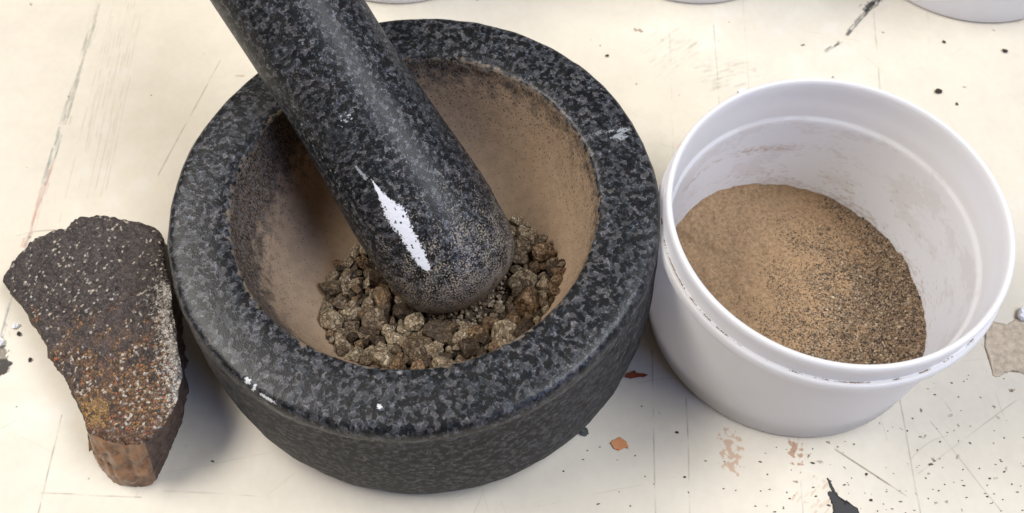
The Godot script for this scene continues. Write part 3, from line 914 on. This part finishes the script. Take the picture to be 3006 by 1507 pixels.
func build_powder() -> void:
	var lumps := FastNoiseLite.new(); lumps.seed = 14; lumps.frequency = 60.0; lumps.fractal_octaves = 3
	var grit := FastNoiseLite.new(); grit.seed = 15; grit.frequency = 900.0; grit.fractal_octaves = 2
	var st := SurfaceTool.new()
	st.begin(Mesh.PRIMITIVE_TRIANGLES)
	st.set_smooth_group(0)
	var rings := 90
	var around := 300
	var grid := []
	for k in rings + 1:
		var row := PackedVector3Array()
		for j in around:
			var a := TAU * j / around
			var r := 0.05575 * k / rings
			var x := cos(a) * r
			var z := sin(a) * r
			row.append(Vector3(x, powder_height(x, z, lumps) + grit.get_noise_2d(x, z) * 0.00028, z))
		grid.append(row)
	for k in rings:
		for j in around:
			var e := (j + 1) % around
			for q in [[k, j], [k + 1, j], [k + 1, e], [k, j], [k + 1, e], [k, e]]:
				var v: Vector3 = grid[q[0]][q[1]]
				st.set_uv(Vector2(v.x / 0.12 + 0.5, v.z / 0.12 + 0.5))
				st.add_vertex(v)
	st.generate_normals()
	var m := StandardMaterial3D.new()
	m.albedo_texture = texture(512, 512, Image.FORMAT_RGB8, toned(512, Color(0.320, 0.212, 0.124), 0.28, 0.10, 71))
	m.roughness = 0.95
	m.metallic_specular = 0.2
	var o := put("ground_powder", st.commit(), m)
	o.position = TUB
	tag(o, "heap of ground tan rock powder, coarser and darker at its right side, in the white tub", "powder", "", "stuff")
	var mm := MultiMesh.new()
	mm.transform_format = MultiMesh.TRANSFORM_3D
	mm.use_colors = true
	mm.mesh = chip_mesh(310, 0, 8.0, 0.3, Vector3(1.0, 0.75, 0.8))
	var spots := []
	var band := FastNoiseLite.new(); band.seed = 16; band.frequency = 45.0; band.fractal_octaves = 3
	while spots.size() < 26000:
		var p := Vector2(rng.randf_range(-0.056, 0.056), rng.randf_range(-0.056, 0.056))
		if p.length() > 0.0553: continue
		# coarse grains gather at the right and near side
		var coarse := clampf(0.42 + (p.x * 0.85 + p.y * 0.55) / 0.050 + 0.45 * band.get_noise_2d(p.x, p.y), 0.06, 1.0)
		if rng.randf() > coarse: continue
		spots.append([p, coarse])
	mm.instance_count = spots.size()
	for k in spots.size():
		var p: Vector2 = spots[k][0]
		var c: float = spots[k][1]
		var s := rng.randf_range(0.00016, 0.00032) * (0.75 + 0.85 * c)
		if rng.randf() < 0.06 * c: s *= 1.7
		var y := powder_height(p.x, p.y, lumps) + s * 0.35
		mm.set_instance_transform(k, Transform3D(Basis.from_euler(Vector3(rng.randf() * 6.2, rng.randf() * 6.2, rng.randf() * 6.2)).scaled(Vector3.ONE * s), Vector3(p.x, y, p.y)))
		var tone := rng.randf()
		var color := Color(0.24, 0.165, 0.105) if tone < 0.50 else Color(0.07, 0.05, 0.035) if tone < 0.80 else Color(0.40, 0.31, 0.22)
		mm.set_instance_color(k, color * rng.randf_range(0.7, 1.2))
	var mi := MultiMeshInstance3D.new()
	mi.name = "grains"
	mi.multimesh = mm
	mi.material_override = tinted(0.85)
	mi.set_meta("kind", "stuff")
	o.add_child(mi, true)

# ---------------------------------------------------------------- crushed chips in the mortar

func bowl_height(r: float) -> float:
	var p := [Vector2(0.0, 0.0178), Vector2(0.020, 0.0186), Vector2(0.035, 0.0218), Vector2(0.046, 0.0272), Vector2(0.054, 0.0350), Vector2(0.0592, 0.0440), Vector2(0.0625, 0.0530), Vector2(0.0668, 0.0702)]
	for k in p.size() - 1:
		if r <= p[k + 1].x: return lerpf(p[k].y, p[k + 1].y, (r - p[k].x) / (p[k + 1].x - p[k].x))
	return 0.07

func pile_height(x: float, z: float) -> float:
	return maxf(0.0295 + 0.11 * x + 0.20 * maxf(z - 0.008, 0.0), bowl_height(Vector2(x, z).length()) + 0.001)

func near_pestle(v: Vector3) -> float:
	var s := (v - TIP).dot(AXIS)
	return (v - TIP - AXIS * maxf(s, 0.0)).length() - 0.0262

func rock_skin() -> Array:
	var s := 512
	var grain := noise_bytes(FastNoiseLite.TYPE_CELLULAR, 0.042, 111, s, {"cellular_return_type": 0, "cellular_jitter": 1.0})
	var gaps := noise_bytes(FastNoiseLite.TYPE_CELLULAR, 0.042, 111, s, {"cellular_return_type": 4, "cellular_jitter": 1.0, "domain_warp_enabled": true, "domain_warp_amplitude": 16.0, "domain_warp_frequency": 0.04})
	var cloud := noise_bytes(FastNoiseLite.TYPE_SIMPLEX_SMOOTH, 0.02, 113, s, FBM)
	var fine := noise_bytes(FastNoiseLite.TYPE_SIMPLEX_SMOOTH, 0.2, 114, s)
	var color := PackedByteArray(); color.resize(s * s * 3)
	var relief := PackedByteArray(); relief.resize(s * s)
	for k in s * s:
		var g := grain[k] / 255.0
		var c := Vector3(0.320, 0.252, 0.176) * (0.50 + 0.75 * g) * (0.7 + cloud[k] / 450.0)
		if g < 0.13: c = Vector3(0.13, 0.085, 0.055)
		if g > 0.80: c = Vector3(0.52, 0.435, 0.33)
		if gaps[k] < 40 and cloud[k] > 84: c *= 0.08 + 0.6 * gaps[k] / 40.0
		c *= 0.85 + fine[k] / 800.0
		color[k * 3] = b(c.x); color[k * 3 + 1] = b(c.y); color[k * 3 + 2] = b(c.z)
		relief[k] = clampi(int(mini(gaps[k] * 3, 170) + g * 50 + fine[k] * 0.1), 0, 255)
	return [texture(s, s, Image.FORMAT_RGB8, color), texture(s, s, Image.FORMAT_L8, relief)]

func build_chips() -> void:
	var maps := rock_skin()
	var skins := []
	for c in [Color(0.95, 0.94, 0.92), Color(0.70, 0.67, 0.64), Color(1.0, 1.0, 0.98), Color(0.50, 0.46, 0.43), Color(0.80, 0.73, 0.66), Color(0.62, 0.59, 0.56)]:
		var m := stone_material(maps, 0.20, 0.65, 0.02)
		m.albedo_color = c
		skins.append(m)
	var shapes := []
	for k in 14:
		shapes.append(chip_mesh(k, 3, 40.0, 0.06, Vector3(1.0, rng.randf_range(0.62, 0.85), rng.randf_range(0.68, 0.95))))
	# fine crushed bed below the chips
	var bed := SurfaceTool.new()
	bed.begin(Mesh.PRIMITIVE_TRIANGLES)
	bed.set_smooth_group(0)
	var area := PackedVector2Array([Vector2(-0.0395, 0.014), Vector2(-0.036, 0.003), Vector2(-0.029, -0.0030), Vector2(-0.012, -0.010), Vector2(0.015, -0.014), Vector2(0.037, -0.0125), Vector2(0.0455, -0.0085), Vector2(0.0530, 0.0025), Vector2(0.0562, 0.013), Vector2(0.0535, 0.024), Vector2(0.045, 0.037), Vector2(0.030, 0.050), Vector2(0.008, 0.057), Vector2(-0.014, 0.0545), Vector2(-0.030, 0.047), Vector2(-0.0355, 0.038), Vector2(-0.0395, 0.025)])
	var fine := FastNoiseLite.new(); fine.seed = 18; fine.frequency = 500.0
	var step := 0.0009
	for i in range(-56, 70):
		for j in range(-22, 70):
			var c := Vector2((i + 0.5) * step, (j + 0.5) * step)
			if not Geometry2D.is_point_in_polygon(c * 1.02, area): continue
			var q := []
			for d in [[0, 0], [1, 0], [1, 1], [0, 1]]:
				var p := Vector2((i + d[0]) * step, (j + d[1]) * step)
				q.append(Vector3(p.x, pile_height(p.x, p.y) - 0.0050 + fine.get_noise_2d(p.x, p.y) * 0.0012, p.y))
			tri(bed, q[0], q[1], q[2]); tri(bed, q[0], q[2], q[3])
	bed.generate_normals()
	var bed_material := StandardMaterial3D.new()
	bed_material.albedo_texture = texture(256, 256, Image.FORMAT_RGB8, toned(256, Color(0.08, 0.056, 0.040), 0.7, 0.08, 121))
	bed_material.uv1_triplanar = true
	bed_material.uv1_scale = Vector3.ONE * 25.0
	bed_material.roughness = 0.95
	var grit := put("crushed_grit", bed.commit(), bed_material)
	tag(grit, "fine crushed grit filling the gaps between the rock chips in the mortar", "grit", "", "stuff")
	var mm := MultiMesh.new()
	mm.transform_format = MultiMesh.TRANSFORM_3D
	mm.use_colors = true
	mm.mesh = chip_mesh(320, 1, 10.0, 0.2, Vector3(1.0, 0.75, 0.85))
	var many := []
	while many.size() < 2600:
		var p := Vector2(rng.randf_range(-0.044, 0.058), rng.randf_range(-0.015, 0.058))
		var inside := Geometry2D.is_point_in_polygon(p, area)
		if not inside and rng.randf() > 0.0: continue
		many.append(p)
	mm.instance_count = many.size()
	for k in many.size():
		var p: Vector2 = many[k]
		var s := rng.randf_range(0.0005, 0.0013)
		mm.set_instance_transform(k, Transform3D(Basis.from_euler(Vector3(rng.randf() * 6.2, rng.randf() * 6.2, rng.randf() * 6.2)).scaled(Vector3.ONE * s), Vector3(p.x, pile_height(p.x, p.y) - rng.randf_range(0.0022, 0.0045), p.y)))
		mm.set_instance_color(k, [Color(0.24, 0.18, 0.12), Color(0.12, 0.085, 0.06), Color(0.36, 0.29, 0.21)][rng.randi() % 3] * rng.randf_range(0.7, 1.15))
	var mi := MultiMeshInstance3D.new()
	mi.name = "small_bits"
	mi.multimesh = mm
	mi.material_override = tinted(0.85)
	mi.set_meta("kind", "stuff")
	grit.add_child(mi, true)
	# chips that can be told apart
	var spots := []
	var tries := 0
	var wanted := [[30, 0.0038, 0.0053], [130, 0.0021, 0.0033], [138, 0.0012, 0.0020]]
	for w in wanted:
		var got := 0
		tries = 0
		while got < w[0] and tries < 9000:
			tries += 1
			var p := Vector2(rng.randf_range(-0.044, 0.058), rng.randf_range(-0.015, 0.058))
			var r := rng.randf_range(w[1], w[2])
			# bigger chips lie towards the right and the near side
			if r > 0.0037 and p.x < 0.0 and p.y < 0.036 and rng.randf() < 0.75: continue
			if not Geometry2D.is_point_in_polygon(p * (1.0 + r * 8.0), area): continue
			var v := Vector3(p.x, pile_height(p.x, p.y) + r * 0.1 + rng.randf_range(-0.001, 0.0012), p.y)
			if near_pestle(v) < r * 0.12: continue
			var clear := true
			for s in spots:
				var gap := v.distance_to(s[0])
				if gap < (r + s[1]) * (0.92 if r > 0.0037 else 0.78): clear = false; break
			if not clear: continue
			spots.append([v, r])
			got += 1
	var chips := []
	for k in spots.size():
		var o := put("rock_chip", shapes[k % shapes.size()], skins[(k * 7 + k / 5) % skins.size()])
		var v: Vector3 = spots[k][0]
		var r: float = spots[k][1]
		var e := Vector3(rng.randfn() * 0.5, rng.randf() * TAU, rng.randfn() * 0.5)
		o.transform = Transform3D(Basis.from_euler(e).scaled(Vector3.ONE * r * 1.2), v)
		tag(o, "crushed tan rock chip among the others in the granite mortar", "rock chip", "crushed rock chips in the mortar")
		chips.append([o, v, r])
	# the few that stand out get a label of their own
	var stands_out := [
		["biggest of the crushed rock chips in the mortar", func(v: Vector3, r: float) -> float: return r],
		["rock chip at the left end of the pile, next to the bare dusted bowl", func(v: Vector3, r: float) -> float: return -v.x],
		["rock chip at the right end of the pile, against the bowl's right wall", func(v: Vector3, r: float) -> float: return v.x],
		["rock chip furthest forward in the pile, right under the near rim", func(v: Vector3, r: float) -> float: return v.z],
		["rock chip furthest back in the pile, behind the pestle's right side", func(v: Vector3, r: float) -> float: return -v.z + v.x * 0.3],
		["rock chip lying highest in the pile, up on the bowl's wall", func(v: Vector3, r: float) -> float: return v.y],
		["larger rock chip nearest to the front of the pestle's dusty tip", func(v: Vector3, r: float) -> float: return -v.distance_to(Vector3(0.020, 0.032, 0.034)) + r],
	]
	var used := {}
	for s in stands_out:
		var best := -1
		for k in chips.size():
			if not used.has(k) and (best < 0 or s[1].call(chips[k][1], chips[k][2]) > s[1].call(chips[best][1], chips[best][2])): best = k
		used[best] = true
		chips[best][0].set_meta("label", s[0])

# ---------------------------------------------------------------- crumbs on the bench

func build_crumbs() -> void:
	var dark := StandardMaterial3D.new(); dark.albedo_color = Color(0.20, 0.16, 0.13); dark.roughness = 0.8
	var grey := StandardMaterial3D.new(); grey.albedo_color = Color(0.27, 0.28, 0.27); grey.roughness = 0.6
	var pale := StandardMaterial3D.new(); pale.albedo_color = Color(0.90, 0.90, 0.90); pale.roughness = 0.4
	var crumb := chip_mesh(401, 2, 10.0, 0.4, Vector3(1.0, 0.6, 0.8))
	var list := [
		[0.0632, 0.0655, 0.0021, grey, "grey_pebble", "small grey pebble on the bench at the mortar's lower right foot", "pebble"],
		[0.2436, -0.1046, 0.0016, dark, "dark_crumb", "largest dark crumb on the bench behind the powder tub", "crumb"],
		[0.2512, -0.0969, 0.0008, dark, "dark_crumb", "small dark crumb right of the largest crumb behind the tub", "crumb"],
		[0.2835, -0.1300, 0.0013, dark, "dark_crumb", "dark crumb near the bench's brown stain at the back right", "crumb"],
		[0.2545, -0.1365, 0.0009, dark, "dark_crumb", "small brown crumb on bare bench in front of the back right tub", "crumb"],
		[-0.1752, 0.0168, 0.0015, pale, "white_crumb", "white crumb on the bench left of the broken stone", "crumb"],
		[-0.1797, 0.0240, 0.0021, pale, "white_crumb", "white lump just above the dark blot at the bench's left", "crumb"],
		[-0.0375, -0.1500, 0.0010, dark, "dark_crumb", "dark crumb behind the mortar rim beside the pestle", "crumb"],
		[0.0841, -0.1297, 0.0009, dark, "dark_crumb", "brown crumb on the bench behind the mortar's right rim", "crumb"],
		[0.2470, 0.0760, 0.0012, dark, "dark_crumb", "black crumb at the bench's far lower right, upper of two", "crumb"],
		[0.2478, 0.0898, 0.0015, dark, "dark_crumb", "black crumb at the bench's far lower right corner", "crumb"],
		[-0.1725, 0.0205, 0.0010, dark, "dark_crumb", "dark crumb touching the table between white crumb and broken stone", "crumb"],
		[-0.1650, 0.0320, 0.0009, dark, "dark_crumb", "dark crumb on the bench right of the dark blot", "crumb"],
		[0.1000, 0.0660, 0.0006, dark, "dark_crumb", "tiny dark crumb between the orange flake and the tub", "crumb"],
	]
	for c in list:
		var o := put(c[4], crumb, c[3])
		o.transform = Transform3D(Basis(Vector3.UP, rng.randf() * TAU).scaled(Vector3.ONE * c[2]), Vector3(c[0], c[2] * 0.42, c[1]))
		tag(o, c[5], c[6], "loose crumbs on the bench")
	var orange := StandardMaterial3D.new(); orange.albedo_color = Color(0.78, 0.52, 0.33); orange.roughness = 0.45
	var rust := StandardMaterial3D.new(); rust.albedo_color = Color(0.50, 0.21, 0.10); rust.roughness = 0.5
	var a := put("orange_flake", flake(PackedVector2Array([Vector2(0.0736, 0.0702), Vector2(0.0745, 0.0690), Vector2(0.0765, 0.0683), Vector2(0.0774, 0.0678), Vector2(0.0781, 0.0685), Vector2(0.0797, 0.0697), Vector2(0.0803, 0.0722), Vector2(0.0788, 0.0719), Vector2(0.0765, 0.0730), Vector2(0.0748, 0.0722)]), 0.0003, 21, 0.0003, 0.02, 0.0001), orange)
	tag(a, "orange paint flake on the bench between the mortar and the tub, the paler one", "flake", "orange flakes on the bench")
	var c := put("orange_flake", flake(PackedVector2Array([Vector2(0.0812, 0.0425), Vector2(0.0822, 0.0408), Vector2(0.0842, 0.0405), Vector2(0.0852, 0.0396), Vector2(0.0862, 0.0408), Vector2(0.0880, 0.0408), Vector2(0.0903, 0.0417), Vector2(0.0885, 0.0424), Vector2(0.0862, 0.0421), Vector2(0.0835, 0.0430)]), 0.0003, 22, 0.0003, 0.03, 0.0002), rust)
	tag(c, "dark rust-orange flake in the shaded gap between mortar and tub", "flake", "orange flakes on the bench")
	# a clear bead of glue at the bare patch
	var glue := StandardMaterial3D.new()
	glue.albedo_color = Color(0.90, 0.90, 0.92)
	glue.roughness = 0.3
	var bead := put("glue_bead", chip_mesh(402, 3, 5.0, 0.25, Vector3(1.0, 0.4, 0.85)), glue)
	bead.transform = Transform3D(Basis.from_euler(Vector3(0, 0.4, 0)).scaled(Vector3.ONE * 0.0042), Vector3(0.2518, 0.0012, 0.0160))
	tag(bead, "glossy whitish bead at the top of the bare grey patch", "bead")
	# grit scattered over the bench
	var mm := MultiMesh.new()
	mm.transform_format = MultiMesh.TRANSFORM_3D
	mm.use_colors = true
	mm.mesh = chip_mesh(403, 1, 8.0, 0.3, Vector3(1.0, 0.6, 0.8))
	mm.instance_count = 240
	for k in 240:
		var p := Vector2(rng.randf_range(0.13, 0.27), rng.randf_range(0.04, 0.105))
		if k % 4 == 0: p = Vector2(rng.randf_range(-0.23, 0.30), rng.randf_range(-0.17, 0.105))
		if k % 7 == 0: p = Vector2(rng.randf_range(0.05, 0.16), rng.randf_range(0.05, 0.10))
		if p.length() < 0.095 or Vector2(p.x - TUB.x, p.y - TUB.z).length() < 0.061: p = Vector2(rng.randf_range(0.15, 0.27), rng.randf_range(0.078, 0.105))
		var s := rng.randf_range(0.00013, 0.00032) * (1.6 if rng.randf() < 0.12 else 1.0)
		mm.set_instance_transform(k, Transform3D(Basis.from_euler(Vector3(0, rng.randf() * 6.2, 0)).scaled(Vector3(s * rng.randf_range(1.0, 2.2), s, s)), Vector3(p.x, s * 0.4, p.y)))
		mm.set_instance_color(k, Color(0.06, 0.045, 0.035) * rng.randf_range(0.6, 2.4))
	var mi := MultiMeshInstance3D.new()
	mi.name = numbered("bench_grit")
	mi.multimesh = mm
	mi.material_override = tinted(0.8)
	add_child(mi, true)
	tag(mi, "tiny dark specks of grit scattered over the cream bench", "grit", "", "stuff")
